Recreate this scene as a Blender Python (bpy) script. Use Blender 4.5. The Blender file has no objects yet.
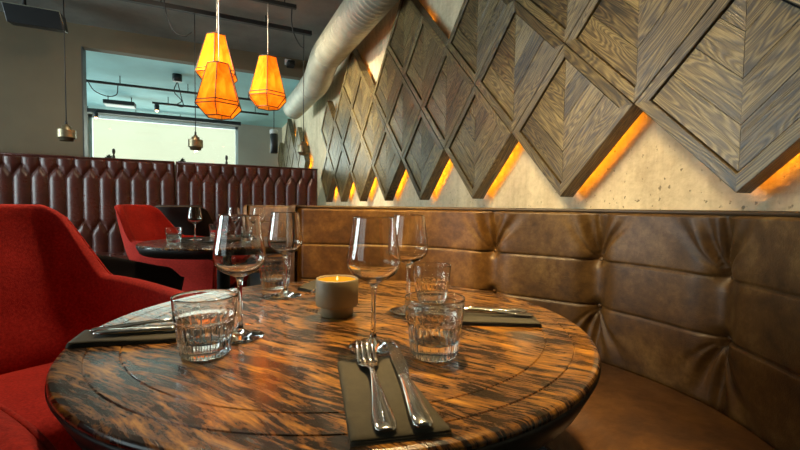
import bpy, math, random
import numpy as np
from mathutils import Vector, Matrix
random.seed(7); np.random.seed(7)
S = bpy.context.scene
COL = S.collection
PI = math.pi

# ------------------------------------------------------------------ materials
def newmat(name):
    m = bpy.data.materials.new(name); m.use_nodes = True
    nt = m.node_tree; nt.nodes.clear()
    out = nt.nodes.new('ShaderNodeOutputMaterial')
    return m, nt, out

class NT:
    def __init__(s, nt): s.nt = nt
    def n(s, typ, **kw):
        nd = s.nt.nodes.new(typ)
        for k, v in kw.items():
            if k == 'inp':
                for a, b in v.items():
                    if isinstance(b, bpy.types.NodeSocket): s.nt.links.new(b, nd.inputs[a])
                    else: nd.inputs[a].default_value = b
            else: setattr(nd, k, v)
        return nd
    def link(s, a, b): s.nt.links.new(a, b)
    def math(s, op, a, b=None, c=None):
        nd = s.nt.nodes.new('ShaderNodeMath'); nd.operation = op
        for i, v in enumerate((a, b, c)):
            if v is None: continue
            if isinstance(v, bpy.types.NodeSocket): s.nt.links.new(v, nd.inputs[i])
            else: nd.inputs[i].default_value = v
        return nd.outputs[0]
    def ramp(s, fac, stops, interp='LINEAR'):
        nd = s.nt.nodes.new('ShaderNodeValToRGB'); cr = nd.color_ramp; cr.interpolation = interp
        while len(cr.elements) < len(stops): cr.elements.new(0.5)
        for e, (p, c) in zip(cr.elements, stops):
            e.position = p; e.color = (*c, 1)
        s.nt.links.new(fac, nd.inputs[0]); return nd.outputs[0]
    def mix(s, fac, a, b, blend='MIX'):
        nd = s.nt.nodes.new('ShaderNodeMix'); nd.data_type = 'RGBA'; nd.blend_type = blend
        for sock, v in ((nd.inputs[0], fac), (nd.inputs[6], a), (nd.inputs[7], b)):
            if isinstance(v, bpy.types.NodeSocket): s.nt.links.new(v, sock)
            elif isinstance(v, (int, float)): sock.default_value = v
            else: sock.default_value = (*v, 1)
        return nd.outputs[2]
    def noise(s, vec, scale, detail=4, rough=.55, dist=0):
        nd = s.n('ShaderNodeTexNoise', inp={'Scale': scale, 'Detail': detail, 'Roughness': rough, 'Distortion': dist})
        if vec is not None: s.link(vec, nd.inputs['Vector'])
        return nd.outputs['Fac']
    def mapping(s, vec, scale=(1, 1, 1), rot=(0, 0, 0), loc=None):
        nd = s.n('ShaderNodeMapping', inp={'Scale': scale, 'Rotation': rot})
        s.link(vec, nd.inputs['Vector'])
        if loc is not None: s.link(loc, nd.inputs['Location'])
        return nd.outputs[0]
    def bump(s, h, strength, dist):
        return s.n('ShaderNodeBump', inp={'Strength': strength, 'Distance': dist, 'Height': h}).outputs[0]

def simple(name, col, rough=.5, metal=0, coat=0, bump=None, vary=0, sheen=0, spec=.5):
    m, nt, out = newmat(name); t = NT(nt)
    b = t.n('ShaderNodeBsdfPrincipled', inp={'Roughness': rough, 'Metallic': metal, 'Coat Weight': coat, 'Sheen Weight': sheen, 'Specular IOR Level': spec})
    b.inputs['Base Color'].default_value = (*col, 1)
    tc = t.n('ShaderNodeTexCoord')
    if vary:
        f = t.noise(tc.outputs['Object'], vary[0], 5, .6)
        lo = tuple(c * (1 - vary[1]) for c in col); hi = tuple(min(1, c * (1 + vary[1])) for c in col)
        t.link(t.ramp(f, [(.3, lo), (.7, hi)]), b.inputs['Base Color'])
    if bump:
        t.link(t.bump(t.noise(tc.outputs['Object'], bump[0], 4), bump[1], bump[2]), b.inputs['Normal'])
    t.link(b.outputs[0], out.inputs[0])
    return m

def emit(name, col, strength):
    m, nt, out = newmat(name); t = NT(nt)
    e = t.n('ShaderNodeEmission', inp={'Color': (*col, 1), 'Strength': strength})
    t.link(e.outputs[0], out.inputs[0]); return m

def leather(name, lo, mid, hi, rough, scale=5.):
    m, nt, out = newmat(name); t = NT(nt)
    tc = t.n('ShaderNodeTexCoord').outputs['Object']
    a = t.noise(tc, scale, 6, .65, .4); c = t.noise(tc, scale * 6, 5, .7)
    f = t.math('ADD', t.math('MULTIPLY', a, .65), t.math('MULTIPLY', c, .35))
    col = t.ramp(f, [(.36, lo), (.5, mid), (.66, hi)])
    scr = t.noise(t.mapping(tc, (1, 1, 6), (.5, .3, .8)), 22, 3, .6, 1.5)
    col = t.mix(t.ramp(scr, [(.64, (0, 0, 0)), (.72, (.35, .35, .35))]), col, hi)
    grain = t.n('ShaderNodeTexVoronoi', inp={'Scale': 420.}); t.link(tc, grain.inputs['Vector'])
    nrm = t.bump(t.math('ADD', t.math('MULTIPLY', grain.outputs['Distance'], .4), c), .22, .004)
    b = t.n('ShaderNodeBsdfPrincipled', inp={'Base Color': col, 'Normal': nrm, 'Specular IOR Level': .45})
    t.link(t.ramp(f, [(.3, (rough + .12,) * 3), (.7, (rough - .06,) * 3)]), b.inputs['Roughness'])
    t.link(b.outputs[0], out.inputs[0]); return m

def fabric(name, lo, hi):
    m, nt, out = newmat(name); t = NT(nt)
    tc = t.n('ShaderNodeTexCoord').outputs['Object']
    a = t.noise(tc, 130, 3, .7); w = t.noise(tc, 9, 3)
    col = t.ramp(t.math('ADD', t.math('MULTIPLY', a, .7), t.math('MULTIPLY', w, .3)), [(.36, lo), (.64, hi)])
    b = t.n('ShaderNodeBsdfPrincipled', inp={'Base Color': col, 'Roughness': .85, 'Sheen Weight': .35, 'Sheen Roughness': .4, 'Specular IOR Level': .2, 'Normal': t.bump(t.noise(tc, 420, 2), .35, .003)})
    b.inputs['Sheen Tint'].default_value = (1, .25, .15, 1)
    t.link(b.outputs[0], out.inputs[0]); return m

def oak(name):
    m, nt, out = newmat(name); t = NT(nt)
    uv = t.n('ShaderNodeUVMap').outputs[0]
    r = t.n('ShaderNodeObjectInfo').outputs['Random']
    off = t.n('ShaderNodeCombineXYZ', inp={'X': t.math('MULTIPLY', r, 37.), 'Y': t.math('MULTIPLY', r, 53.)}).outputs[0]
    p = t.n('ShaderNodeVectorMath', operation='ADD'); t.link(uv, p.inputs[0]); t.link(off, p.inputs[1]); p = p.outputs[0]
    low = t.noise(t.mapping(p, (1.7, 12, 1)), 1., 2, .5, .2)
    ring = t.math('ADD', t.math('MULTIPLY', t.math('SINE', t.math('MULTIPLY', low, 170.)), .5), .5)
    fib = t.noise(t.mapping(p, (9, 380, 1)), 1., 4, .7)
    fleck = t.noise(t.mapping(p, (6, 120, 1)), 1., 6, .72, .5)
    tone = t.noise(t.mapping(p, (.9, .9, 1)), 1., 2)
    f = t.math('ADD', t.math('MULTIPLY', ring, .12), t.math('ADD', t.math('MULTIPLY', fib, .34), t.math('ADD', t.math('MULTIPLY', fleck, .30), t.math('MULTIPLY', tone, .34))))
    col = t.ramp(f, [(.41, (.008, .0045, .0012)), (.485, (.050, .030, .009)), (.57, (.125, .082, .026)), (.68, (.29, .212, .084))])
    b = t.n('ShaderNodeBsdfPrincipled', inp={'Base Color': col, 'Roughness': .36, 'Specular IOR Level': .75, 'Normal': t.bump(f, .7, .005)})
    t.link(b.outputs[0], out.inputs[0]); return m

def table_wood(name):
    m, nt, out = newmat(name); t = NT(nt)
    tc = t.n('ShaderNodeTexCoord').outputs['Object']
    rot = t.mapping(tc, (1, 1, 1), (0, 0, math.radians(-123.3)))
    wob = t.n('ShaderNodeTexNoise', inp={'Scale': 3.2, 'Detail': 2}); t.link(rot, wob.inputs['Vector'])
    wv = t.n('ShaderNodeVectorMath', operation='MULTIPLY_ADD')
    t.link(wob.outputs['Color'], wv.inputs[0]); wv.inputs[1].default_value = (.10, .10, 0); t.link(rot, wv.inputs[2])
    p = wv.outputs[0]
    st = t.noise(t.mapping(p, (13., 76, 1)), 1., 8, .74, .7)
    fine = t.noise(t.mapping(p, (20, 210, 1)), 1., 4, .6, .3)
    blot = t.noise(t.mapping(p, (8., 25., 1)), 1., 6, .66, 1.0)
    f = t.math('ADD', t.math('MULTIPLY', st, .50), t.math('ADD', t.math('MULTIPLY', blot, .36), t.math('MULTIPLY', fine, .24)))
    col = t.ramp(f, [(.47, (.006, .0035, .002)), (.525, (.028, .012, .004)), (.565, (.14, .054, .009)), (.635, (.40, .18, .025)), (.74, (.62, .34, .070))])
    b = t.n('ShaderNodeBsdfPrincipled', inp={'Base Color': col, 'Specular IOR Level': .35, 'Coat Weight': .75, 'Coat Roughness': .13, 'Normal': t.bump(t.math('ADD', st, t.math('MULTIPLY', fine, .5)), .22, .003)})
    t.link(t.ramp(f, [(.4, (.20,) * 3), (.7, (.36,) * 3)]), b.inputs['Roughness'])
    t.link(b.outputs[0], out.inputs[0]); return m

def plaster(name, lo, hi):
    m, nt, out = newmat(name); t = NT(nt)
    tc = t.n('ShaderNodeTexCoord').outputs['Object']
    a = t.noise(tc, 3.0, 6, .62); c = t.noise(tc, 38, 4, .6)
    board = t.noise(t.mapping(tc, (1, 9, .35)), 2., 3, .6, .3)
    col = t.ramp(t.math('ADD', t.math('MULTIPLY', a, .45), t.math('ADD', t.math('MULTIPLY', c, .25), t.math('MULTIPLY', board, .3))), [(.38, lo), (.62, hi)])
    pits = t.noise(t.mapping(tc, (1, 1, .8)), 62, 2, .5)
    region = t.noise(tc, 2.3, 2)
    pm = t.math('MULTIPLY', t.ramp(pits, [(.66, (0, 0, 0)), (.71, (1, 1, 1))]), t.ramp(region, [(.45, (0, 0, 0)), (.6, (1, 1, 1))]))
    col = t.mix(t.math('MULTIPLY', pm, .75), col, tuple(c * .28 for c in lo))
    h = t.math('SUBTRACT', t.math('ADD', c, t.math('MULTIPLY', board, .8)), pm)
    b = t.n('ShaderNodeBsdfPrincipled', inp={'Base Color': col, 'Roughness': .85, 'Specular IOR Level': .2, 'Normal': t.bump(h, .5, .012)})
    t.link(b.outputs[0], out.inputs[0]); return m

def glass(name, col=(1., 1., .99), ior=1.46):
    m, nt, out = newmat(name); t = NT(nt)
    g = t.n('ShaderNodeBsdfGlass', inp={'Color': (*col, 1), 'Roughness': 0., 'IOR': ior})
    t.link(g.outputs[0], out.inputs[0]); return m

def pane(name):
    m, nt, out = newmat(name); t = NT(nt)
    fr = t.n('ShaderNodeFresnel', inp={'IOR': 1.4})
    a = t.n('ShaderNodeBsdfTransparent', inp={'Color': (.95, .97, .96, 1)}); g = t.n('ShaderNodeBsdfGlossy', inp={'Roughness': .02})
    mx = t.n('ShaderNodeMixShader'); t.link(fr.outputs[0], mx.inputs[0]); t.link(a.outputs[0], mx.inputs[1]); t.link(g.outputs[0], mx.inputs[2])
    t.link(mx.outputs[0], out.inputs[0]); return m

def shade_mat(name):
    m, nt, out = newmat(name); t = NT(nt)
    tc = t.n('ShaderNodeTexCoord').outputs['Object']
    f = t.noise(t.mapping(tc, (1, 1, .45)), 16, 5, .6, .8)
    col = t.ramp(f, [(.3, (.75, .17, .006)), (.7, (.98, .40, .03))])
    tr = t.n('ShaderNodeBsdfTranslucent', inp={'Color': col}); df = t.n('ShaderNodeBsdfDiffuse', inp={'Color': col})
    mx = t.n('ShaderNodeMixShader', inp={0: .25}); t.link(tr.outputs[0], mx.inputs[1]); t.link(df.outputs[0], mx.inputs[2])
    em = t.n('ShaderNodeEmission', inp={'Color': col, 'Strength': .12})
    ad = t.n('ShaderNodeAddShader'); t.link(mx.outputs[0], ad.inputs[0]); t.link(em.outputs[0], ad.inputs[1])
    t.link(ad.outputs[0], out.inputs[0]); return m

def floor_mat(name):
    m, nt, out = newmat(name); t = NT(nt)
    tc = t.n('ShaderNodeTexCoord').outputs['Object']
    br = t.n('ShaderNodeTexBrick', inp={'Scale': 1., 'Mortar Size': .004, 'Brick Width': 1.4, 'Row Height': .14})
    t.link(tc, br.inputs['Vector'])
    g = t.noise(t.mapping(tc, (3, 40, 1)), 1., 5)
    col = t.mix(br.outputs['Fac'], t.ramp(g, [(.3, (.03, .018, .01)), (.7, (.085, .05, .028))]), (.008, .006, .004))
    b = t.n('ShaderNodeBsdfPrincipled', inp={'Base Color': col, 'Roughness': .5})
    t.link(b.outputs[0], out.inputs[0]); return m

M = {}
M['plaster'] = plaster('textured cream plaster', (.50, .39, .25), (.80, .66, .44))
M['paint'] = simple('olive taupe wall paint', (.135, .104, .060), .8, vary=(1.5, .12), bump=(60, .1, .003))
M['far_paint'] = simple('beige wall paint', (.36, .33, .27), .8, vary=(1.5, .1))
M['ceiling'] = simple('dark concrete ceiling', (.16, .153, .13), .85, vary=(1.6, .35), bump=(30, .3, .01))
M['far_ceiling'] = simple('pale ceiling tinted by window light', (.34, .62, .62), .75, vary=(1.3, .14))  # teal is the cool window light put into the ceiling colour
M['floor'] = floor_mat('dark floor boards')
M['backdrop'] = simple('cream window backdrop', (.80, .78, .56), .9, vary=(.6, .05))
M['white_frame'] = simple('white window frame', (.55, .62, .62), .5)
M['dark_frame'] = simple('dark grey frame', (.05, .055, .055), .5)
M['oak'] = oak('weathered oak')
M['led'] = emit('amber light strip', (1., .35, .014), 55.)
M['leather'] = leather('worn brown leather', (.030, .0125, .0025), (.082, .039, .0095), (.185, .107, .036), .40)
M['seat_leather'] = leather('reddish brown leather', (.024, .009, .002), (.058, .022, .0045), (.11, .046, .011), .40)
M['burgundy'] = leather('burgundy leather', (.044, .011, .008), (.072, .019, .013), (.115, .034, .024), .27, 3.)
M['piping'] = simple('dark leather piping', (.055, .032, .015), .45)
M['red'] = fabric('red wool fabric', (.33, .010, .006), (.60, .030, .016))
M['brown_fabric'] = simple('dark brown fabric', (.022, .014, .010), .85, bump=(300, .3, .002))
M['rim'] = simple('tan rim piping', (.12, .075, .04), .7)
M['table'] = table_wood('scorched table wood')
M['table_edge'] = simple('blackened table edge', (.018, .011, .007), .42, vary=(25, .5), bump=(50, .3, .002))
M['iron'] = simple('black iron', (.010, .010, .010), .65)
M['black'] = simple('black plastic', (.008, .008, .009), .42)
M['cable'] = simple('black cable', (.010, .010, .010), .6)
M['white_cord'] = simple('pale cord', (.42, .38, .33), .6)
M['steel'] = simple('polished steel', (.72, .70, .66), .16, metal=1.)
M['galv'] = simple('galvanised duct metal', (.40, .38, .295), .55, metal=.35, vary=(7, .18), bump=(14, .06, .006))
M['brass'] = simple('aged brass', (.30, .255, .16), .42, metal=.85, vary=(20, .25))
M['glass'] = glass('clear glass')
M['pane'] = pane('window glass')
M['ceramic'] = simple('taupe ceramic', (.24, .175, .09), .55, vary=(30, .08))
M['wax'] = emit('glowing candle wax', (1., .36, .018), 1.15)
M['flame'] = emit('candle flame', (1., .62, .2), 3.)
M['napkin'] = simple('dark olive linen', (.046, .038, .022), .9, vary=(60, .15), bump=(700, .4, .001))
M['shade'] = shade_mat('amber lampshade')
M['shade_wire'] = simple('dark bronze wire', (.012, .005, .002), .6)
M['bulb'] = emit('warm bulb', (1., .60, .2), 8.)
M['spot_glow'] = emit('spotlight bulb', (1., .62, .28), 9.)
M['leaf'] = simple('dark green leaf', (.03, .06, .03), .6)
M['pot'] = simple('dark clay pot', (.06, .055, .05), .7)
M['white_plastic'] = simple('white plastic', (.6, .6, .58), .5)

# ------------------------------------------------------------------ mesh building
class MB:
    def __init__(s): s.v = []; s.f = []; s.sm = []; s.uv = []
    def add(s, vs, fs, smooth=True, uvs=None):
        o = len(s.v); s.v += [tuple(map(float, v)) for v in vs]
        for i, f in enumerate(fs):
            s.f.append(tuple(o + k for k in f)); s.sm.append(smooth)
            s.uv.append(uvs[i] if uvs else [(0, 0)] * len(f))
        return s
    def box(s, x0, y0, z0, x1, y1, z1):
        v = [(x, y, z) for x in (x0, x1) for y in (y0, y1) for z in (z0, z1)]
        return s.add(v, [(0, 1, 3, 2), (4, 6, 7, 5), (0, 4, 5, 1), (2, 3, 7, 6), (0, 2, 6, 4), (1, 5, 7, 3)], False)
    def tube(s, pts, r, n=10, caps=True, radii=None):
        P = [Vector(p) for p in pts]; vs = []; up = None
        for i, p in enumerate(P):
            a = P[max(i - 1, 0)]; b = P[min(i + 1, len(P) - 1)]
            d = (b - a).normalized()
            if up is None:
                up = Vector((0, 0, 1)) if abs(d.z) < .9 else Vector((1, 0, 0))
            x = d.cross(up)
            if x.length < 1e-5: x = d.cross(Vector((0, 1, 0.01)))
            x.normalize(); y = x.cross(d).normalized(); up = y
            rr = radii[i] if radii else r
            for k in range(n):
                t = 2 * PI * k / n
                vs.append(p + x * (rr * math.cos(t)) + y * (rr * math.sin(t)))
        fs = [(i * n + k, i * n + (k + 1) % n, (i + 1) * n + (k + 1) % n, (i + 1) * n + k) for i in range(len(P) - 1) for k in range(n)]
        if caps: fs += [tuple(range(n - 1, -1, -1)), tuple((len(P) - 1) * n + k for k in range(n))]
        return s.add(vs, fs)
    def lathe(s, prof, n=40, mod=None, c=(0, 0, 0)):
        vs = []; fs = []; idx = []
        for (r, z) in prof:
            if r < 1e-6: idx.append([len(vs)]); vs.append((c[0], c[1], c[2] + z)); continue
            row = []
            for k in range(n):
                t = 2 * PI * k / n; rr = r + (mod(r, z, t) if mod else 0)
                row.append(len(vs)); vs.append((c[0] + rr * math.cos(t), c[1] + rr * math.sin(t), c[2] + z))
            idx.append(row)
        for a, b in zip(idx[:-1], idx[1:]):
            for k in range(n):
                k2 = (k + 1) % n
                if len(a) == 1 and len(b) == 1: continue
                if len(a) == 1: fs.append((a[0], b[k2], b[k]))
                elif len(b) == 1: fs.append((a[k], a[k2], b[0]))
                else: fs.append((a[k], a[k2], b[k2], b[k]))
        return s.add(vs, fs)
    def grid(s, G, smooth=True, closed_u=False, closed_v=False, flip=False):
        G = np.asarray(G, float); nu, nv = G.shape[:2]; fs = []
        for i in range(nu if closed_u else nu - 1):
            for j in range(nv if closed_v else nv - 1):
                i2 = (i + 1) % nu; j2 = (j + 1) % nv
                q = (i * nv + j, i2 * nv + j, i2 * nv + j2, i * nv + j2)
                fs.append(q[::-1] if flip else q)
        return s.add(G.reshape(-1, 3), fs, smooth)
    def mesh(s, name):
        me = bpy.data.meshes.new(name); me.from_pydata(s.v, [], s.f)
        me.polygons.foreach_set('use_smooth', s.sm)
        if any(any(u != (0, 0) for u in f) for f in s.uv):
            l = me.uv_layers.new(name='UVMap')
            l.data.foreach_set('uv', [c for f in s.uv for u in f for c in u])
        me.update(); return me
    def build(s, name, mat, parent=None, bevel=0, fix=True):
        me = s.mesh(name)
        if fix:
            import bmesh
            bm = bmesh.new(); bm.from_mesh(me); bmesh.ops.recalc_face_normals(bm, faces=bm.faces); bm.to_mesh(me); bm.free()
        me.materials.append(M[mat])
        return link(name, me, parent, bevel)

def link(name, me, parent=None, bevel=0):
    o = bpy.data.objects.new(name, me); COL.objects.link(o)
    if parent: o.parent = parent
    if bevel:
        b = o.modifiers.new('bevel', 'BEVEL'); b.width = bevel; b.segments = 2; b.limit_method = 'ANGLE'
    return o

def thing(name, label, cat, loc=(0, 0, 0), rz=0, group=None):
    o = bpy.data.objects.new(name, None); COL.objects.link(o); o.empty_display_size = .05
    o.location = loc; o.rotation_euler = (0, 0, rz); return tag(o, label, cat, group)
def tag(o, label, cat, group=None):
    o['label'] = label; o['category'] = cat
    if group: o['group'] = group
    return o
def struct(o): o['kind'] = 'structure'; return o
def dup(root, loc, rz, label):
    r = root.copy(); COL.objects.link(r); r.location = loc; r.rotation_euler = (0, 0, rz); r['label'] = label
    def rec(a, b):
        for ch in list(a.children):
            c = ch.copy(); COL.objects.link(c); c.parent = b; rec(ch, c)
    rec(root, r); return r
def smooth(a, b, x):
    t = np.clip((x - a) / (b - a), 0, 1); return t * t * (3 - 2 * t)
def catmull(pts, n):
    P = [np.array(p, float) for p in pts]; P = [2 * P[0] - P[1]] + P + [2 * P[-1] - P[-2]]; out = []
    for i in range(1, len(P) - 2):
        for k in range(n):
            t = k / n; a, b, c, d = P[i - 1:i + 3]
            out.append(.5 * (2 * b + (c - a) * t + (2 * a - 5 * b + 4 * c - d) * t * t + (3 * b - a - 3 * c + d) * t ** 3))
    out.append(P[-2]); return np.array(out)
def resample(P, step):
    d = np.r_[0, np.cumsum(np.linalg.norm(np.diff(P, axis=0), axis=1))]
    n = max(2, int(round(d[-1] / step)) + 1); s = np.linspace(0, d[-1], n)
    return np.stack([np.interp(s, d, P[:, k]) for k in range(P.shape[1])], 1), s

# ------------------------------------------------------------------ the room
XW = 1.385; YB = 5.32; YF = 8.95; XL = -4.2; YN = -2.6; ZC = 2.81; ZF = 2.60; ZH = 2.585
struct(MB().box(XL - .2, YN - .2, -.12, XW + .2, YF + .2, 0).build('floor', 'floor'))
struct(MB().box(XL - .2, YN - .2, ZC, XW + .2, YB + .11, ZC + .15).build('ceiling', 'ceiling'))
struct(MB().box(XL - .2, YB + .11, ZF, XW + .2, YF + .2, ZF + .36).build('ceiling_beyond', 'far_ceiling'))
struct(MB().box(XW, YN - .2, 0, XW + .2, YF + .2, ZC).build('wall_right', 'plaster'))
struct(MB().box(XL, YN - .2, 0, XW, YN, ZC).build('wall_near', 'paint'))
# back wall with the wide opening
XJ = -1.20
w = MB(); w.box(XL, YB, 0, XJ, YB + .11, ZC); w.box(XJ, YB, ZH, XW, YB + .11, ZC); struct(w.build('wall_back', 'paint'))
struct(MB().box(XJ, YB - .012, 0, XJ + .012, YB + .122, ZH).build('trim_1', 'dark_frame'))
# far wall with its window
WX0, WX1, WZ0, WZ1 = -1.95, .525, .95, 2.54
w = MB(); w.box(XL, YF, 0, WX0, YF + .2, ZC); w.box(WX1, YF, 0, XW, YF + .2, ZC); w.box(WX0, YF, 0, WX1, YF + .2, WZ0); w.box(WX0, YF, WZ1, WX1, YF + .2, ZC)
struct(w.build('wall_far', 'far_paint'))
def window(name, x0, x1, z0, z1, y, mull=()):
    f = MB(); b = .05
    f.box(x0, y, z0, x0 + b, y + .08, z1); f.box(x1 - b, y, z0, x1, y + .08, z1); f.box(x0, y, z0, x1, y + .08, z0 + b); f.box(x0, y, z1 - b, x1, y + .08, z1)
    for mx in mull: f.box(mx - .02, y, z0, mx + .02, y + .08, z1)
    o = struct(f.build(name, 'white_frame'))
    MB().box(x0 + b, y + .035, z0 + b, x1 - b, y + .041, z1 - b).build('pane', 'pane', o)
    return o
window('window_1', WX0, WX1, WZ0, WZ1, YF + .05)
# left wall with unseen windows added to light the room (built in the wall's own frame, then turned)
LW = [(-1.3, 1.4), (2.0, 4.7), (5.9, 8.5)]
w = MB(); ys = [YN - .2] + [v for a in LW for v in a] + [YF + .2]
for i in range(0, len(ys), 2): w.box(XL - .2, ys[i], 0, XL, ys[i + 1], ZC)
for a, b in LW: w.box(XL - .2, a, 0, XL, b, .7); w.box(XL - .2, a, 2.35, XL, b, ZC)
struct(w.build('wall_left', 'paint'))
for i, (a, b) in enumerate(LW):
    o = window('window_%d' % (i + 2), a, b, .7, 2.35, 0, [(a + b) / 2])
    o.rotation_euler = (0, 0, PI / 2); o.location = (XL - .05, 0, 0)
struct(MB().box(-14, 13.5, -.5, 14, 14.2, 9).build('cream_backdrop', 'backdrop'))  # added plane outside, gives the far window its bright cream tone

# ------------------------------------------------------------------ diamond panelling
SQ = .4275; PY0 = .618; PSP = .605; Z0 = 1.013; LV = .3025; XP = 1.27
def dia(a, b, x): return (x, (a - b) / math.sqrt(2), (a + b) / math.sqrt(2))
def bar_mesh():
    m = MB(); s0, s1 = .0015, SQ - .0015; w_ = .036; x0, x1 = 0, .072
    for k in range(4):
        def T(p, q):
            for _ in range(k): p, q = SQ - q, p
            return p, q
        base = [(s0, s0), (s1, s0), (s1 - w_, s0 + w_), (s0 + w_, s0 + w_)]
        c = .002
        ins = [(s0 + c, s0 + c), (s1 - c, s0 + c), (s1 - w_ + c, s0 + w_ - c), (s0 + w_ - c, s0 + w_ - c)]
        V = [dia(*T(*p), x0 + c) for p in base] + [dia(*T(*p), x1) for p in base] + [dia(*T(*p), x0) for p in ins]
        ou, ov = 3.1 * k, 1.7 * k
        U = lambda L: [(p[0] + ou, p[1] + ov) for p in L]
        fs = [(8, 9, 10, 11), (0, 1, 9, 8), (1, 2, 10, 9), (2, 3, 11, 10), (3, 0, 8, 11), (0, 4, 5, 1), (2, 6, 7, 3), (1, 5, 6, 2), (3, 7, 4, 0), (7, 6, 5, 4)]
        side = [(s0 + ou, ov), (s0 + ou, ov + .06), (s1 + ou, ov + .06), (s1 + ou, ov)]
        m.add(V, fs, False, [U(ins)] + [U(base)] * 4 + [side, side, U(base), U(base), U(base)])
    return m.mesh('frame')
def face_mesh(half):
    m = MB(); g = .0045 + .0375; s0, s1 = g, SQ - g; n = 4; wq = (s1 - s0) / n
    rnd = random.Random(5 + half)
    for i in range(n):
        q0 = s0 + i * wq + (.0008 if i else 0); q1 = s0 + (i + 1) * wq - .0008; x = .009 + rnd.uniform(-.0008, .0008)
        gap = .0006
        poly = [(q0 + gap, q0), (s1, q0), (s1, q1), (q1 + gap, q1)]
        if i == n - 1 and s1 - q1 < .002: poly[3] = (q1 + gap, q1)
        P = poly if half == 0 else [(b, a) for a, b in poly]
        V = [dia(a, b, x) for a, b in P] + [dia(a, b, .020) for a, b in P]
        ou, ov = rnd.uniform(0, 9), rnd.uniform(0, 9)
        U = [(p[0] + ou, p[1] + ov) for p in poly]
        m.add(V, [(0, 1, 2, 3), (7, 6, 5, 4), (0, 4, 5, 1), (1, 5, 6, 2), (2, 6, 7, 3), (3, 7, 4, 0)], False, [U] * 6)
    return m.mesh('chevron_face')
def led_mesh(edges):
    m = MB(); i0, w_ = .082, .016; a0, a1 = .05, SQ - .05; e1 = .11
    rect = {'lowleft': (a0, i0, a1, i0 + w_), 'lowright': (i0, a0, i0 + w_, a1), 'upright': (a0, SQ - i0 - w_, e1, SQ - i0), 'upleft': (SQ - i0 - w_, a0, SQ - i0, e1)}
    for e in edges:
        a, b, c, d = rect[e]
        P = [(a, b), (c, b), (c, d), (a, d)]
        m.add([dia(*p, .0270) for p in P] + [dia(*p, .032) for p in P], [(0, 1, 2, 3), (7, 6, 5, 4), (0, 4, 5, 1), (1, 5, 6, 2), (2, 6, 7, 3), (3, 7, 4, 0)], False)
    return m.mesh('light_strip')
def backing_mesh():
    m = MB(); g = .034
    P = [(g, g), (SQ - g, g), (SQ - g, SQ - g), (g, SQ - g)]
    m.add([dia(*p, .0205) for p in P] + [dia(*p, .0265) for p in P], [(0, 1, 2, 3), (7, 6, 5, 4), (0, 4, 5, 1), (1, 5, 6, 2), (2, 6, 7, 3), (3, 7, 4, 0)], False)
    return m.mesh('backing')
def mount_mesh():
    m = MB(); c = SQ / 2; r = .02
    P = [(c - r, c - r), (c + r, c - r), (c + r, c + r), (c - r, c + r)]
    m.add([dia(*p, .0265) for p in P] + [dia(*p, XW - XP) for p in P], [(0, 1, 2, 3), (7, 6, 5, 4), (0, 4, 5, 1), (1, 5, 6, 2), (2, 6, 7, 3), (3, 7, 4, 0)], False)
    return m.mesh('wall_mount')
def prep(me, mat):
    import bmesh
    bm = bmesh.new(); bm.from_mesh(me); bmesh.ops.recalc_face_normals(bm, faces=bm.faces); bm.to_mesh(me); bm.free()
    me.materials.append(M[mat]); return me
ME_F = prep(bar_mesh(), 'oak'); ME_A = prep(face_mesh(0), 'oak'); ME_B = prep(face_mesh(1), 'oak'); ME_K = prep(backing_mesh(), 'iron'); ME_W = prep(mount_mesh(), 'iron')
cells = []      # (row, index) ; row r's centre sits at level r
cells += [(1, i) for i in range(-1, 8)] + [(2, i + .5) for i in range(-1, 7)] + [(3, i) for i in range(0, 8)] + [(4, 1.5), (4, 3.5), (4, 5.5)]
far = [(1, i) for i in range(10, 14)] + [(2, i + .5) for i in range(9, 13)] + [(3, i) for i in (11, 12, 13)] + [(4, 11.5)] + [(3, 10)]
cset = set(cells + far)
ORD = ['first', 'second', 'third', 'fourth', 'fifth', 'sixth', 'seventh', 'eighth', 'ninth']
ROW = {1: 'bottom row', 2: 'second row up', 3: 'third row up', 4: 'topmost row'}
first = {1: 0, 2: -.5, 3: 1, 4: 1.5}
led_cache = {}
def place_cell(r, i, label, group):
    t = thing('diamond_wall_panel', label, 'wall panel', (XP, PY0 + PSP * i, Z0 + LV * (r - 1)), 0, group)
    link('frame', ME_F, t); link('chevron_face', ME_A, t); link('chevron_face', ME_B, t); link('backing', ME_K, t); link('wall_mount', ME_W, t)
    e = []
    if (r - 1, i + .5) not in cset: e.append('lowleft')
    if (r - 1, i - .5) not in cset: e.append('lowright')
    if (r + 1, i + .5) not in cset: e.append('upleft')
    if (r + 1, i - .5) not in cset: e.append('upright')
    if e:
        k = tuple(e)
        if k not in led_cache: led_cache[k] = prep(led_mesh(k), 'led')
        link('light_strip', led_cache[k], t)
for r, i in cells:
    step = 2 if r == 4 else 1
    k = int(round((i - first[r]) / step))
    if k < 0: lab = 'oak chevron diamond panel of the %s, just past the %s edge of the photo' % (ROW[r], 'right' if r == 1 else 'top')
    else: lab = 'oak chevron diamond wall panel, %s from the right in the %s above the leather booth' % (ORD[k], ROW[r])
    place_cell(r, i, lab, 'oak diamond panels above the booths')
for r in (1, 2, 3, 4):
    L = sorted(i for rr, i in far if rr == r)
    for k, i in enumerate(L):
        place_cell(r, i, 'far oak diamond panel past the opening, %s from the right in its %s' % (ORD[k], ROW[r]), 'oak diamond panels in the far room')

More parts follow.
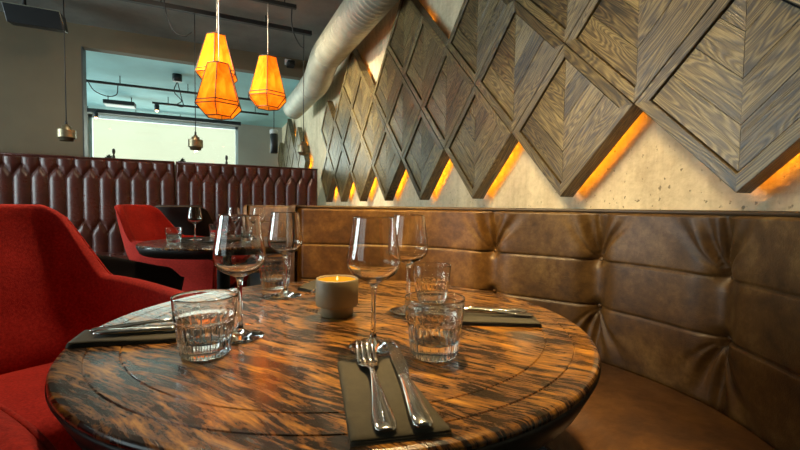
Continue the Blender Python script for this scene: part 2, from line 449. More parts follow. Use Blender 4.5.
# ------------------------------------------------------------------ curved brown booths
def booth(name, label, y_shift, group, near=(.867, .003)):
    t = thing(name, label, 'booth sofa', (0.9, .78 + y_shift, 0), 0, group)
    ctl = [(.36, 1.885), (.65, 1.705), (.867, 1.535), (1.008, 1.302), (1.191, .971), (1.195, .594), (1.008, .258), near]
    C = catmull(ctl, 24); P, s = resample(C, .0055)
    cols = []
    for c in ctl[3:7]: cols.append(s[np.argmin(np.hypot(P[:, 0] - c[0], P[:, 1] - c[1]))])
    T = np.gradient(P, axis=0); T /= np.linalg.norm(T, axis=1)[:, None]
    N = np.stack([T[:, 1], -T[:, 0]], 1)               # candidate normals, made to face the table
    cen = np.array([.45, .78]); sg = np.sign(((cen - P) * N).sum(1)); N *= sg[:, None]
    zb1, zb2, zt, zb = .795, .638, .962, .44
    zz = np.r_[np.linspace(zb, zt - .012, 150)]
    Sx, Zx = np.meshgrid(s, zz, indexing='ij')
    puff = np.full(Sx.shape, .030)
    dc = np.min([np.abs(Sx - c) for c in cols], axis=0)
    wcol = .028 + .030 * smooth(0, .08, np.minimum(np.abs(Zx - zb1), np.abs(Zx - zb2)))
    mid = ((Zx < zb1) & (Zx > zb2))
    up = np.clip((Zx - zb1) / (zt - zb1), 0, 1); dn = np.clip((zb2 - Zx) / (zb2 - zb), 0, 1)
    amp = np.where(mid, 1.0, 1.0 - .55 * np.maximum(up, dn))
    puff = puff * (1 - amp * np.exp(-(dc / np.where(mid, .046, .036)) ** 2))
    # fan of pleats above the upper button and below the lower one
    rng = np.random.RandomState(3)
    for c in cols:
        for zbt, sgn in ((zb1, 1), (zb2, -1)):
            dz = (Zx - zbt) * sgn; ds = Sx - c; r = np.hypot(dz, ds)
            ang = np.arctan2(ds, np.maximum(dz, 1e-4))
            on = smooth(-.004, .02, dz) * np.exp(-(r / .155) ** 2) * np.exp(-(ang / .72) ** 4)
            ph = rng.uniform(0, 6)
            fold = .5 + .5 * np.cos(ang * 14 + ph * .3 + .5 * np.sin(r * 30))
            puff -= .026 * on * (1 - fold) * smooth(0, .03, r) * (1 if sgn > 0 else .8)
            puff -= .020 * np.exp(-((r) / .020) ** 2)
            # single sharp pleat to the edge
            pl = smooth(-.002, .01, dz) * np.exp(-(ds / .009) ** 2)
            puff -= .016 * pl * (1 - .3 * np.clip(dz / .16, 0, 1))
    for z0 in (zb1, zb2):
        puff -= .0058 * np.exp(-((Zx - z0) / .0032) ** 2)
        puff -= .0006 * np.exp(-((Zx - z0) / .014) ** 2)
    puff *= smooth(0, .018, zt - Zx + .004); puff *= smooth(-.005, .05, Zx - zb + .02)
    puff *= smooth(0, .04, Sx + .002) * smooth(0, .04, s[-1] - Sx + .002)
    th = .125
    G = np.zeros((len(s), len(zz) + 9, 3))
    off = np.array([t.location.x, t.location.y - y_shift])
    Pl = P - off
    lean = .016 * (Zx - .8)                             # the back leans very slightly away
    G[:, :len(zz), :2] = Pl[:, None, :] + N[:, None, :] * (puff - 0*lean)[..., None]; G[:, :len(zz), 2] = Zx
    rim = [(0.004, zt - .006), (-.004, zt - .001), (-.015, zt + .002), (-th + .02, zt + .002), (-th + .006, zt - .003), (-th, zt - .015), (-th, .7), (-th, .4), (-th + .01, .36)]
    for k, (d, z) in enumerate(rim):
        G[:, len(zz) + k, :2] = Pl + N * d; G[:, len(zz) + k, 2] = z
    m = MB(); m.grid(G, closed_v=False)
    nv = G.shape[1]
    m.f.append(tuple(range(nv))); m.sm.append(False); m.uv.append([(0, 0)] * nv)
    m.f.append(tuple((len(s) - 1) * nv + k for k in range(nv - 1, -1, -1))); m.sm.append(False); m.uv.append([(0, 0)] * nv)
    m.build('backrest', 'leather', t)
    pp = [(*(Pl[i] + N[i] * .006), zt - .001) for i in range(0, len(s), 4)]
    MB().tube(pp, .0065, 8).build('piping', 'piping', t)
    for c in cols:
        k = np.argmin(np.abs(s - c))
        for zbt in (zb1, zb2):
            o = MB().lathe([(0, .003), (.005, .002), (.008, -.001), (.007, -.004), (0, -.005)], 14).build('button', 'leather', t)
            o.location = (*(Pl[k] + N[k] * -.022), zbt); o.rotation_euler = Vector((*N[k], 0)).to_track_quat('Z', 'Y').to_euler()
    # padded end panel
    e0 = Pl[0]; tv = -T[0]; m = MB(); ring = []
    prof = [(.036, .36), (.040, .66), (.040, zt - .02), (.028, zt + .002), (0, zt + .008), (-.10, zt + .008), (-.128, zt + .002), (-.14, zt - .02), (-.14, .36)]
    lay = []
    for d, k in ((.0, .0), (.022, .0), (.036, .004), (.044, .012)):
        lay.append([(*(e0 + tv * (d - .002) + N[0] * (a + (-k if a > -.05 else k))), z - (k if z > .9 else 0)) for a, z in prof])
    m.grid(lay); n = len(prof); m.f.append(tuple(range(3 * n, 4 * n))); m.sm.append(False); m.uv.append([(0, 0)] * n)
    m.build('end_panel', 'leather', t)
    # seat
    sd = .42; cen2 = np.array([.30, .76]); us = np.linspace(0, 1, 26)
    D = cen2 - P; D /= np.linalg.norm(D, axis=1)[:, None]
    idx = list(range(0, len(s), 6)); G = []
    for i in idx:
        row = []
        for u in us:
            z = .462 - .020 * smooth(.86, 1, u) + .012 * math.sin(PI * u) - .010 * (1 - smooth(0, .06, u))
            row.append((*(Pl[i] + N[i] * .012 + D[i] * (sd * u)), z))
        row.append((*(Pl[i] + D[i] * (sd + .010)), .425)); row.append((*(Pl[i] + D[i] * (sd + .012)), .36)); row.append((*(Pl[i] + D[i] * (sd - .01)), .33)); row.append((*Pl[i], .33))
        G.append(row)
    m = MB(); m.grid(G, closed_v=True); nv = len(G[0])
    m.f.append(tuple(range(nv))); m.sm.append(False); m.uv.append([(0, 0)] * nv)
    m.f.append(tuple((len(G) - 1) * nv + k for k in range(nv))); m.sm.append(False); m.uv.append([(0, 0)] * nv)
    m.build('seat', 'seat_leather', t)
    G = []
    for i in idx:
        a = Pl[i] - N[i] * .10; b = Pl[i] + D[i] * (sd - .05)
        G.append([(*a, 0), (*a, .345), (*b, .345), (*b, 0)])
    m = MB(); m.grid(G, smooth=False, closed_v=True)
    m.f.append((0, 1, 2, 3)); m.sm.append(False); m.uv.append([(0, 0)] * 4); k = 4 * (len(G) - 1)
    m.f.append((k, k + 1, k + 2, k + 3)); m.sm.append(False); m.uv.append([(0, 0)] * 4)
    m.build('base', 'iron', t)
    return t
booth('curved_booth', 'curved brown leather booth sofa wrapping round the near table at right', 0, 'curved brown leather booths')
booth('curved_booth', 'brown leather booth behind the near booth, only a tan strip of its back showing', 2.62, 'curved brown leather booths', near=(1.0, .20))

# ------------------------------------------------------------------ burgundy banquettes
def banquette(label, x0, x1, n, ch_off=0):
    y = 5.16; zt, zb = 1.432, .44; L = x1 - x0; w_ = L / n
    t = thing('tufted_banquette', label, 'banquette', ((x0 + x1) / 2, y, 0), 0, 'burgundy tufted banquettes')
    xs = np.linspace(-L / 2, L / 2, int(n * 18) + 1); zz = np.linspace(zb, zt - .02, 150)
    X, Z = np.meshgrid(xs, zz, indexing='ij')
    u = (X + L / 2) / w_
    zA, zB, zC, zD = zt - .105, zt - .205, .78, .66
    def seg(ax, az, bx, bz):
        dx, dz = bx - ax, bz - az; q = np.clip(((u - ax) * w_ * dx * w_ + (Z - az) * dz) / ((dx * w_) ** 2 + dz ** 2), 0, 1)
        return np.hypot((u - ax - q * dx) * w_, Z - az - q * dz)
    D = np.full(X.shape, 9.); B = np.full(X.shape, 9.)
    for k in range(-1, n + 1):
        a = k + .5
        D = np.minimum(D, seg(a, zA, a, zt + .1)); B = np.minimum(B, np.hypot((u - a) * w_, Z - zA))
        for b in (k, k + 1): D = np.minimum(D, seg(a, zA, b, zB)); 
        D = np.minimum(D, seg(k + 1, zB, k + 1, zC)); B = np.minimum(B, np.hypot((u - k - 1) * w_, Z - zB))
        for b in (k, k + 1): D = np.minimum(D, seg(b, zC, a, zD))
        D = np.minimum(D, seg(a, zD, a, zb - .1)); B = np.minimum(B, np.hypot((u - k - 1) * w_, Z - zC)); B = np.minimum(B, np.hypot((u - a) * w_, Z - zD))
    H = .030 * np.sqrt(1 - np.exp(-(D / .030) ** 1.6)) - .012 * np.exp(-(B / .014) ** 2)
    H *= smooth(0, .03, zt - Z); H *= smooth(0, .02, L / 2 - np.abs(X) + .001)
    yy = -H
    rim = [(.002, zt - .008), (.014, zt), (.09, zt), (.104, zt - .008), (.108, zt - .02), (.108, .0)]
    G = np.zeros((len(xs), len(zz) + len(rim), 3)); G[:, :len(zz), 0] = X; G[:, :len(zz), 1] = yy; G[:, :len(zz), 2] = Z
    for k, (d, z) in enumerate(rim): G[:, len(zz) + k, 0] = xs; G[:, len(zz) + k, 1] = d; G[:, len(zz) + k, 2] = z
    m = MB(); m.grid(G); nv = G.shape[1]
    for i0 in (0, len(xs) - 1):
        m.f.append(tuple(i0 * nv + k for k in range(nv))); m.sm.append(False); m.uv.append([(0, 0)] * nv)
    m.build('tufted_back', 'burgundy', t)
    MB().tube([(-L / 2, -.002, zt - .004), (L / 2, -.002, zt - .004)], .009, 8).build('piping', 'burgundy', t)
    for k in range(n):
        o = MB().lathe([(0, .006), (.007, .004), (.009, 0), (0, -.004)], 10).build('button', 'burgundy', t); o.location = (-L / 2 + (k + .5) * w_, .008, zA); o.rotation_euler = (PI / 2, 0, 0)
        if k: 
            o = o.copy(); COL.objects.link(o); o.parent = t; o.location = (-L / 2 + k * w_, .008, zB)
    MB().box(-L / 2, -.50, .34, L / 2, -.03, .46).build('seat', 'burgundy', t, .03)
    MB().box(-L / 2 + .02, -.44, 0, L / 2 - .02, .10, .34).build('base', 'iron', t)
    return t
banquette('burgundy leather tufted banquette along the back, the longer left stretch', -2.545, -.352, 16)
banquette('burgundy leather tufted banquette along the back, right stretch ending at panelled wall', -.340, 1.235, 12)

# ------------------------------------------------------------------ tables
def table(label, loc, r, group):
    t = thing('round_table', label, 'table', (*loc, 0), .0, group)
    zt = .75; g = lambda a: [(a - .0015, zt), (a - .0005, zt - .0018), (a + .0005, zt - .0018), (a + .0015, zt)]
    prof = [(0, zt)] + [(r * q, zt) for q in (.2, .4, .6, .75)] + g(r - .078) + g(r - .036) + [(r - .008, zt), (r - .003, zt - .0015), (r, zt - .006)]
    prof += [(r, zt - .010)]
    m = MB(); m.lathe(prof + [(r - .004, zt - .012), (0, zt - .012)], 256)
    m.sm = [abs(max(m.v[k][2] for k in f) - min(m.v[k][2] for k in f)) > 1e-6 and max(m.v[k][2] for k in f) < zt - .0001 for f in m.f]
    m.build('tabletop', 'table', t)
    MB().lathe([(0, zt - .0125), (r - .001, zt - .0105), (r + .001, zt - .014), (r - .016, zt - .05), (r - .024, zt - .056), (r - .07, zt - .056), (0, zt - .056)], 128).build('edge_band', 'table_edge', t)
    MB().lathe([(0, .03), (.05, .03), (.04, .07), (.036, .1), (.036, .66), (.11, .685), (.11, .694), (0, .694)], 28).build('pedestal', 'iron', t)
    MB().lathe([(0, 0), (.23, 0), (.235, .008), (.22, .02), (.05, .034), (0, .034)], 48).build('foot', 'iron', t)
    return t
TC = (.236, .745)
table('round dark scorched wood table in the foreground laid for four', TC, .436, 'round dining tables')
table('round wood table farther back, between red and dark brown tub chairs', (.07, 2.63), .436, 'round dining tables')

# ------------------------------------------------------------------ tub chairs
def chair(label, loc, rz, drop=.06, fab='red'):
    t = thing('tub_chair', label, 'chair', (*loc, 0), rz, 'upholstered tub chairs')
    half = [(-.30, 0), (-.297, .12), (-.268, .215), (-.195, .285), (-.08, .315), (.08, .325), (.20, .322), (.29, .305)]
    half = [(x * 1.2, y) for x, y in half]
    pts = [(x, -y) for x, y in half[:0:-1]] + half
    C = catmull(pts, 14); P, s = resample(C, .018); q = np.abs(s / s[-1] * 2 - 1); n = len(s)
    T = np.gradient(P, axis=0); T /= np.linalg.norm(T, axis=1)[:, None]; N = np.stack([-T[:, 1], T[:, 0]], 1)
    N *= np.sign(((np.array([.1, 0]) - P) * N).sum(1))[:, None]
    H = .957 - .040 * smooth(.20, .32, q) - .205 * smooth(.27, .40, q) - drop * smooth(.42, 1, q) - .05 * smooth(.90, 1, q)
    def shell(i, z, inn):
        k = smooth(.40, .62, z); kb = smooth(.62, .98, z)
        p = P[i] + N[i] * inn
        lat = .80 + .20 * k - .16 * kb * (1 - smooth(.3, .6, q[i]))
        x = p[0] * (.86 + .14 * k) - .15 * smooth(.45, 1.0, z) * (1 - smooth(.15, .8, q[i]))
        return (x, p[1] * lat, z)
    th = .042; nz = 22; GO = []; GI = []
    for i in range(n):
        GO.append([shell(i, .30 + (H[i] - .015 - .30) * j / (nz - 1), 0) for j in range(nz)])
        row = []
        for a in np.linspace(0, PI, 9): row.append(shell(i, H[i] - .015 + .016 * math.sin(a), th * (1 - math.cos(a)) / 2))
        for j in range(1, nz): row.append(shell(i, H[i] - .015 + (.36 - H[i] + .015) * j / (nz - 1), th + .012 * math.sin(PI * j / nz)))
        GI.append(row)
    # outer shell with closed ends, inner upholstery with rolled rim
    m = MB(); m.grid(GO)
    nb = [GO[i][0] for i in range(n)]; m.add([(*p[:2], .30) for p in nb], [tuple(range(n))], False)
    m.build('outer_shell', fab, t)
    m = MB(); m.grid(GI)
    for i0 in (0, n - 1):
        L = [v for v in GI[i0]] + [shell(i0, .36, 0)]
        m.add(L, [tuple(range(len(L)))], False)
    m.build('upholstery', fab, t)
    MB().tube([shell(i, H[i] - .012, -.003) for i in range(n)], .0042, 6).build('rim_piping', 'rim' if fab != 'red' else 'red', t)
    # seat cushion
    G = []
    for k in range(40):
        a = 2 * PI * k / 40; ca, sa = math.cos(a), math.sin(a)
        sx = math.copysign(abs(ca) ** .55, ca); sy = math.copysign(abs(sa) ** .55, sa); row = []
        for f, z in ((0, .478), (.5, .475), (.85, .466), (.96, .452), (1, .43), (1, .38), (.96, .36), (0, .355)):
            row.append((.03 + .245 * f * sx, .228 * f * sy, z))
        G.append(row)
    MB().grid(G, closed_u=True).build('seat_cushion', fab, t)
    for sx in (-.19, .21):
        for sy in (-.19, .19):
            MB().tube([(sx, sy, .32), (sx * 1.28, sy * 1.22, 0)], .014, 10, radii=[.017, .010]).build('leg', 'black', t)
    return t
chair('large red upholstered tub chair at the left, pulled up to the foreground table', (-.44, 1.40), math.radians(-59), .015)
chair('dark brown tub chair between near and far tables, only its low arm showing', (-.455, 2.32), math.radians(3), .11, 'brown_fabric')
chair('red tub chair on the far side of the second table in front of burgundy leather', (-.12, 3.40), math.radians(-31))
chair('dark brown tub chair seen from behind past the second table', (-.185, 4.31), math.radians(84), .06, 'brown_fabric')
chair('red tub chair cut off by the bottom left corner, nearest to the camera', (-.425, .373), math.radians(-61), .05)

# ------------------------------------------------------------------ tableware
WP = [(0, 0), (.034, 0), (.0372, .001), (.0372, .0022), (.030, .0045), (.014, .008), (.006, .013), (.0042, .022), (.0037, .04), (.0036, .075), (.0042, .09), (.0062, .0975), (.013, .1015), (.024, .1065), (.034, .1135), (.0392, .122), (.0405, .130), (.0398, .140), (.0376, .155), (.0345, .175), (.0316, .1955), (.0312, .1980), (.0311, .1987), (.0308, .1991), (.0305, .1987), (.0304, .1980), (.0308, .1955), (.0337, .175), (.0366, .155), (.0388, .140), (.0395, .130), (.0382, .1232), (.0332, .1155), (.0235, .1092), (.013, .1055), (.006, .1042), (0, .1040)]
ME_WINE = MB().lathe(WP, 56); ME_WINE = prep(ME_WINE.mesh('wine_glass'), 'glass')
def flute(r, z, t):
    if r > .0335 and .0035 < z < .0502:
        a = 2 * PI / 20; d = (t % a) - a / 2
        return r * (math.cos(a / 2) / math.cos(d) - 1) * 3.6
    return 0
TP = [(0, 0.0015), (.026, 0), (.0315, .001), (.0338, .004), (.0345, .008), (.0362, .02), (.0378, .034), (.0392, .046), (.0398, .0495), (.0408, .0525), (.0415, .056), (.0423, .066), (.0433, .0815), (.04355, .0843), (.0435, .0852), (.0431, .0856), (.0427, .0852), (.04245, .0843), (.0422, .0815), (.0411, .066), (.0398, .052), (.0378, .046), (.0350, .034), (.0325, .026), (.029, .0215), (.018, .0195), (0, .019)]
_m = MB().lathe(TP, 120, flute)
_m.sm = [not (min(math.hypot(*_m.v[k][:2]) for k in f) > .0325 and max(_m.v[k][2] for k in f) < .0505 and i < 120 * 10) for i, f in enumerate(_m.f)]
ME_TUM = prep(_m.mesh('tumbler'), 'glass')
ZT = .7503
def put(me, name, x, y, label, cat, group, rz=0):
    o = link(name, me); o.location = (x, y, ZT); o.rotation_euler = (0, 0, rz); return tag(o, label, cat, group)
G1 = 'wine glasses on the near table'; G2 = 'tumblers on the near table'; G3 = 'glasses on the far table'
put(ME_WINE, 'wine_glass', .226, .580, 'stemmed wine glass behind the fork tips, right of the candle', 'wine glass', G1)
put(ME_WINE, 'wine_glass', .371, .756, 'stemmed wine glass standing behind the front tumblers near the sofa', 'wine glass', G1)
put(ME_WINE, 'wine_glass', .043, .708, 'stemmed wine glass beside the tumbler at the left of table', 'wine glass', G1)
put(ME_WINE, 'wine_glass', .161, .993, 'stemmed wine glass at the back of the near table, left of the candle', 'wine glass', G1)
put(ME_TUM, 'tumbler', .295, .513, 'fluted tumbler nearest the knife and dark napkin', 'tumbler', G2)
put(ME_TUM, 'tumbler', .456, .809, 'fluted tumbler at the sofa side, behind another tumbler', 'tumbler', G2, .1)
put(ME_TUM, 'tumbler', -.007, .645, 'fluted tumbler at the left with cutlery seen through it', 'tumbler', G2, .2)
put(ME_TUM, 'tumbler', .153, 1.100, 'fluted tumbler at the back edge of the near table behind a stem', 'tumbler', G2, .15)
put(ME_TUM, 'tumbler', -.183, 2.586, 'small tumbler at the left of the far table in front of red chair', 'tumbler', G3)
put(ME_WINE, 'wine_glass', -.084, 2.771, 'wine glass on the far table in front of the dark chair back', 'wine glass', G3)
put(ME_TUM, 'tumbler', .035, 2.97, 'tumbler at the back of the far table right of the dark chair', 'tumbler', G3)
put(ME_WINE, 'wine_glass', .140, 2.877, 'wine glass on the far table directly behind the left near wine glass', 'wine glass', G3)
put(ME_WINE, 'wine_glass', .275, 2.70, 'wine glass on the far table in front of the far booth', 'wine glass', G3)
put(ME_TUM, 'tumbler', .20, 2.50, 'tumbler on the far table seen through the left near wine glass', 'tumbler', G3)

c = thing('candle_holder', 'taupe ceramic candle cup glowing orange in the middle of the near table', 'candle holder', (.227, .781, ZT))
MB().lathe([(0, 0), (.030, 0), (.032, .002), (.032, .016), (.033, .018), (.040, .020), (.0418, .024), (.0418, .071), (.0405, .0735), (.0385, .073), (.0378, .062), (.0372, .03), (0, .028)], 48).build('cup', 'ceramic', c)
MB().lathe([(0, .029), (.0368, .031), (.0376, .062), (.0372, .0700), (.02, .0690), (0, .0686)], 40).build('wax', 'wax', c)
MB().lathe([(0, .0688), (.0014, .0695), (.002, .0715), (.0012, .075), (0, .078)], 12).build('flame', 'flame', c)

l = bpy.data.lights.new('candle_light', 'POINT'); l.energy = .10; l.color = (1, .50, .10); l.shadow_soft_size = .002
o = bpy.data.objects.new('candle_light', l); COL.objects.link(o); o.location = (.227, .781, ZT + .0715)

def sheet(m, poly, z0, z1):
    n = len(poly); m.add([(*p, z0) for p in poly] + [(*p, z1) for p in poly], [tuple(range(n - 1, -1, -1)), tuple(range(n, 2 * n))] + [(i, (i + 1) % n, n + (i + 1) % n, n + i) for i in range(n)], False)
def napkin(label, corners, group, layers=3, h=.006):
    c = np.array(corners, float); cen = c.mean(0)
    m = MB(); nu, nv = 24, 14
    for L in range(layers):
        z0 = L * h / layers; z1 = (L + 1) * h / layers - .0003; k = 1 - .012 * L
        q = cen + (c - cen) * k
        G = []
        for side in (0, 1):
            g = []
            for i in range(nu):
                u = i / (nu - 1); row = []
                for j in range(nv):
                    v = j / (nv - 1)
                    p = q[0] * (1 - u) * (1 - v) + q[1] * u * (1 - v) + q[2] * u * v + q[3] * (1 - u) * v
                    wv = (.0007 * math.sin(7 * u + 3 * L) * math.sin(5 * v + L)) if side and L == layers - 1 else 0
                    ed = min(u, 1 - u, v, 1 - v); 
                    zz = z0 if side == 0 else z1 + wv - .0012 * (1 - min(1, ed / .04))
                    row.append((p[0] - cen[0], p[1] - cen[1], max(zz, z0)))
                g.append(row)
            G.append(g)
        o = len(m.v); m.grid(G[1]); m.grid(G[0], flip=True)
        per = [(i, 0) for i in range(nu)] + [(nu - 1, j) for j in range(1, nv)] + [(i, nv - 1) for i in range(nu - 2, -1, -1)] + [(0, j) for j in range(nv - 2, 0, -1)]
        ia = [o + i * nv + j for i, j in per]; ib = [k_ + nu * nv for k_ in ia]
        for a in range(len(per)):
            b = (a + 1) % len(per); m.f.append((ia[a], ia[b], ib[b], ib[a])); m.sm.append(False); m.uv.append([(0, 0)] * 4)
    o = m.build('napkin', 'napkin'); o.location = (*cen, ZT); return tag(o, label, 'napkin', group)

def strip(m, rows):
    """rows: (x, half width, z centre, half thickness); oval section lofted along x"""
    G = []
    for x, w_, z, h in rows:
        G.append([(x, w_ * math.cos(a), z + h * math.sin(a)) for a in np.linspace(0, 2 * PI, 14, endpoint=False)])
    m.grid(G, closed_v=True); n = 14
    o = len(m.v) - len(rows) * n
    m.f.append(tuple(o + k for k in range(n))); m.sm.append(False); m.uv.append([(0, 0)] * n)
    m.f.append(tuple(o + (len(rows) - 1) * n + k for k in range(n - 1, -1, -1))); m.sm.append(False); m.uv.append([(0, 0)] * n)
HANDLE = [(0, .0062, .0035, .0012), (.003, .0098, .0035, .0022), (.012, .0115, .0037, .0026), (.03, .0108, .0045, .0026), (.06, .0075, .0075, .0026), (.09, .0048, .0105, .0026), (.115, .0034, .0115, .0026), (.13, .0033, .0105, .0024)]
def handle_rib(m):
    m.tube([(x, 0, z + h) for x, w_, z, h in HANDLE[2:]], .0011, 6)
def fork_mesh():
    m = MB(); strip(m, HANDLE + [(.142, .0050, .0085, .002), (.150, .0098, .0058, .0016), (.160, .0128, .0040, .0013), (.172, .0136, .0036, .0012)])
    handle_rib(m)
    for k in range(4):
        y = (k - 1.5) * .0073
        strip(m, [(.168, .0029, .0036, .0012), (.18, .0027, .0042, .0012), (.2, .0024, .0078, .0011), (.214, .0020, .0125, .001), (.222, .0010, .0160, .0007)])
        for i in range(len(m.v) - 5 * 14, len(m.v)): v = m.v[i]; m.v[i] = (v[0], v[1] + y * (1 - .6 * max(0, v[0] - .19)), v[2])
    return m
def knife_parts():
    h = MB(); strip(h, [(0, .0055, .0045, .0016), (.004, .0098, .0048, .0034), (.02, .0108, .0050, .0042), (.06, .0088, .0052, .0044), (.095, .0068, .0052, .0042), (.108, .0062, .0052, .0040), (.112, .0078, .0052, .0046), (.116, .0062, .0052, .0038)])
    b = MB(); out = []
    for x, lo, hi in ((.114, -.0055, .0055), (.125, -.0085, .0062), (.145, -.0108, .0066), (.18, -.0112, .0068), (.205, -.0100, .0066), (.222, -.0062, .0062), (.231, .0000, .0052), (.234, .003, .0042)):
        out.append([(x, lo, .0052 - .0003), (x, hi, .0052 - .0011), (x, hi, .0052 + .0011), (x, lo, .0052 + .0003)])
    b.grid(out, smooth=False, closed_v=True); b.f.append((0, 1, 2, 3)); b.sm.append(False); b.uv.append([(0, 0)] * 4)
    k = 4 * 7; b.f.append((k, k + 1, k + 2, k + 3)); b.sm.append(False); b.uv.append([(0, 0)] * 4)
    return h, b
ME_FORK = prep(fork_mesh().mesh('fork'), 'steel'); kh, kb = knife_parts(); ME_KH = prep(kh.mesh('handle'), 'steel'); ME_KB = prep(kb.mesh('blade'), 'steel')
def fork(label, end, ang, z, group, tilt=0):
    o = link('fork', ME_FORK); o.location = (*end, z); o.rotation_euler = (0, tilt, ang); return tag(o, label, 'fork', group)
def knife(label, end, ang, z, group):
    t = thing('knife', label, 'knife', (*end, z), ang, group); link('handle', ME_KH, t); link('blade', ME_KB, t); return t
NG = 'folded napkins under the cutlery'; FG = 'forks on the tables'; KG = 'knives on the tables'
zn = ZT + .0066
napkin('dark olive folded napkin at the front edge under fork and knife', [(.156, .535), (.112, .341), (.207, .320), (.234, .526)], NG)
fork('polished fork on the front napkin, tines pointing away', (.146, .338), math.atan2(.238, .062), zn - .0006, FG)
knife('polished knife on the front napkin beside the fork', (.180, .328), math.atan2(.238, .066), zn - .0006, KG)
napkin('dark folded napkin at the left rim by the red chair', [(-.196, .748), (-.035, .712), (-.035, .808), (-.190, .822)], NG, 3, .008)
fork('fork lying on the left napkin behind the left tumbler', (-.175, .800), -.17, ZT + .0084, FG)
knife('knife lying on the left napkin nearer the camera than its fork', (-.165, .772), -.20, ZT + .0084, KG)
napkin('dark folded napkin on the right side next to the leather sofa', [(.455, .685), (.410, .628), (.545, .556), (.580, .622)], NG, 3, .008)
fork('fork lying on the right napkin close to the sofa', (.560, .598), PI - .52, ZT + .0084, FG)
knife('knife on the right napkin, behind its fork and nearer the far tumbler', (.567, .622), PI - .50, ZT + .0084, KG)
napkin('dark folded napkin at the far edge behind the candle', [(.200, 1.050), (.236, .985), (.30, 1.09), (.262, 1.14)], NG, 3, .008)
fork('fork lying on the napkin behind the candle', (.290, 1.095), PI + 1.15, ZT + .0084, FG)
napkin('dark napkin laid flat on the far table before the wine glasses', [(.03, 2.62), (-.03, 2.53), (.10, 2.45), (.16, 2.55)], NG, 2, .006)

# ------------------------------------------------------------------ lamps
def amber_lamp(label, x, y, zb, zt):
    t = thing('amber_pendant_lamp', label, 'pendant lamp', (x, y, zb), 0, 'faceted amber pendant lamps'); h = zt - zb
    K = 6; R = [(.080, h), (.160, .27 * h), (.170, .20 * h), (.095, 0)]
    def pt(r, z, k): a = 2 * PI * k / K + .35; return (r * math.cos(a), r * math.sin(a), z)
    m = MB()
    for (r0, z0), (r1, z1) in zip(R[:-1], R[1:]):
        for k in range(K):
            m.add([pt(r0, z0, k), pt(r0, z0, k + 1), pt(r1, z1, k + 1), pt(r1, z1, k)], [(0, 1, 2, 3)], False)
    m.add([pt(.080, h, k) for k in range(K)], [tuple(range(K))], False)
    m.build('shade', 'shade', t, fix=False)
    m = MB()
    for r, z in R: m.tube([pt(r + .002, z, k) for k in range(K + 1)], .0038, 6)
    for k in range(K): m.tube([pt(r + .002, z, k) for r, z in R], .0038, 6)
    m.build('wire_frame', 'shade_wire', t)
    MB().lathe([(0, .38 * h), (.018, .40 * h), (.030, .46 * h), (.024, .56 * h), (.013, .62 * h), (.013, .72 * h), (0, .72 * h)], 16).build('bulb', 'bulb', t)
    MB().tube([(0, 0, .72 * h), (0, 0, ZC - zb)], .0035, 6).build('cord', 'white_cord', t)
    MB().lathe([(0, ZC - zb - .03), (.045, ZC - zb - .03), (.05, ZC - zb - .002), (0, ZC - zb - .002)], 20).build('ceiling_rose', 'black', t)
    l = bpy.data.lights.new('lamp_glow', 'POINT'); l.energy = 1.0; l.color = (1, .62, .22); l.shadow_soft_size = .03
    o = bpy.data.objects.new('lamp_glow', l); COL.objects.link(o); o.location = (x, y, zb + .30 * h)
amber_lamp('amber faceted pendant lamp, lowest and nearest of the left pair', .067, 3.40, 1.624, 2.009)
amber_lamp('amber faceted pendant lamp partly hidden behind the lowest amber lamp', .060, 3.78, 1.955, 2.357)
amber_lamp('amber faceted pendant lamp hanging alone to the right near the duct', .462, 3.75, 1.809, 2.236)

def brass_lamp(label, x, y, zb, ztop):
    t = thing('brass_pendant_lamp', label, 'pendant lamp', (x, y, zb), 0, 'small brass pendant lamps')
    MB().lathe([(0, .02), (.040, .018), (.043, 0), (.047, .001), (.049, .022), (.060, .0235), (.062, .026), (.062, .03), (.062, .086), (.062, .090), (.059, .0935), (.036, .096), (.034, .098), (.034, .118), (.018, .122), (.016, .135), (0, .135)], 32).build('shade', 'brass', t)
    MB().tube([(0, 0, .133), (0, 0, .165)], .009, 10).build('cap', 'black', t)
    MB().tube([(0, 0, .16), (0, 0, ztop - zb)], .0042, 6).build('cord', 'cable', t)
YT = 4.254; ZTK = 2.72
brass_lamp('small brass pendant lamp hanging at the far left before the plain wall', -1.07, YT, 1.475, ZTK)
brass_lamp('small brass pendant lamp hanging left of the amber lamps before the window', -.117, YT, 1.468, ZTK)
brass_lamp('small brass pendant lamp hanging in front of the far diamond panels below the duct', .872, YT, 1.486, ZTK)

def track(label, y, x0, x1, z, zc, r=.016, group='black ceiling tracks'):
    t = thing('ceiling_track', label, 'lighting track', ((x0 + x1) / 2, y, z), 0, group); h = (x1 - x0) / 2
    MB().box(-h, -r, -r, h, r, r).build('rail', 'iron', t)
    n = 4
    for k in range(n): MB().tube([(-h + 2 * h * (k + .5) / n, 0, r), (-h + 2 * h * (k + .5) / n, 0, zc - z)], .006, 6).build('hanger', 'iron', t)
track('long black ceiling track carrying the brass pendants', YT, -2.6, .95, ZTK, ZC, .020)
track('short black ceiling track near the top edge above the amber lamps', 3.74, -.1, .70, 2.71, ZC)
track('black track across the teal ceiling just past the opening', 6.36, -2.2, .9, 2.49, ZF, .014)
track('black track across the teal ceiling, second past the opening', 7.25, -.78, .9, 2.49, ZF, .014)
track('thick dark rail along the top of the far window', 8.55, -2.2, .55, 2.53, ZF, .032)

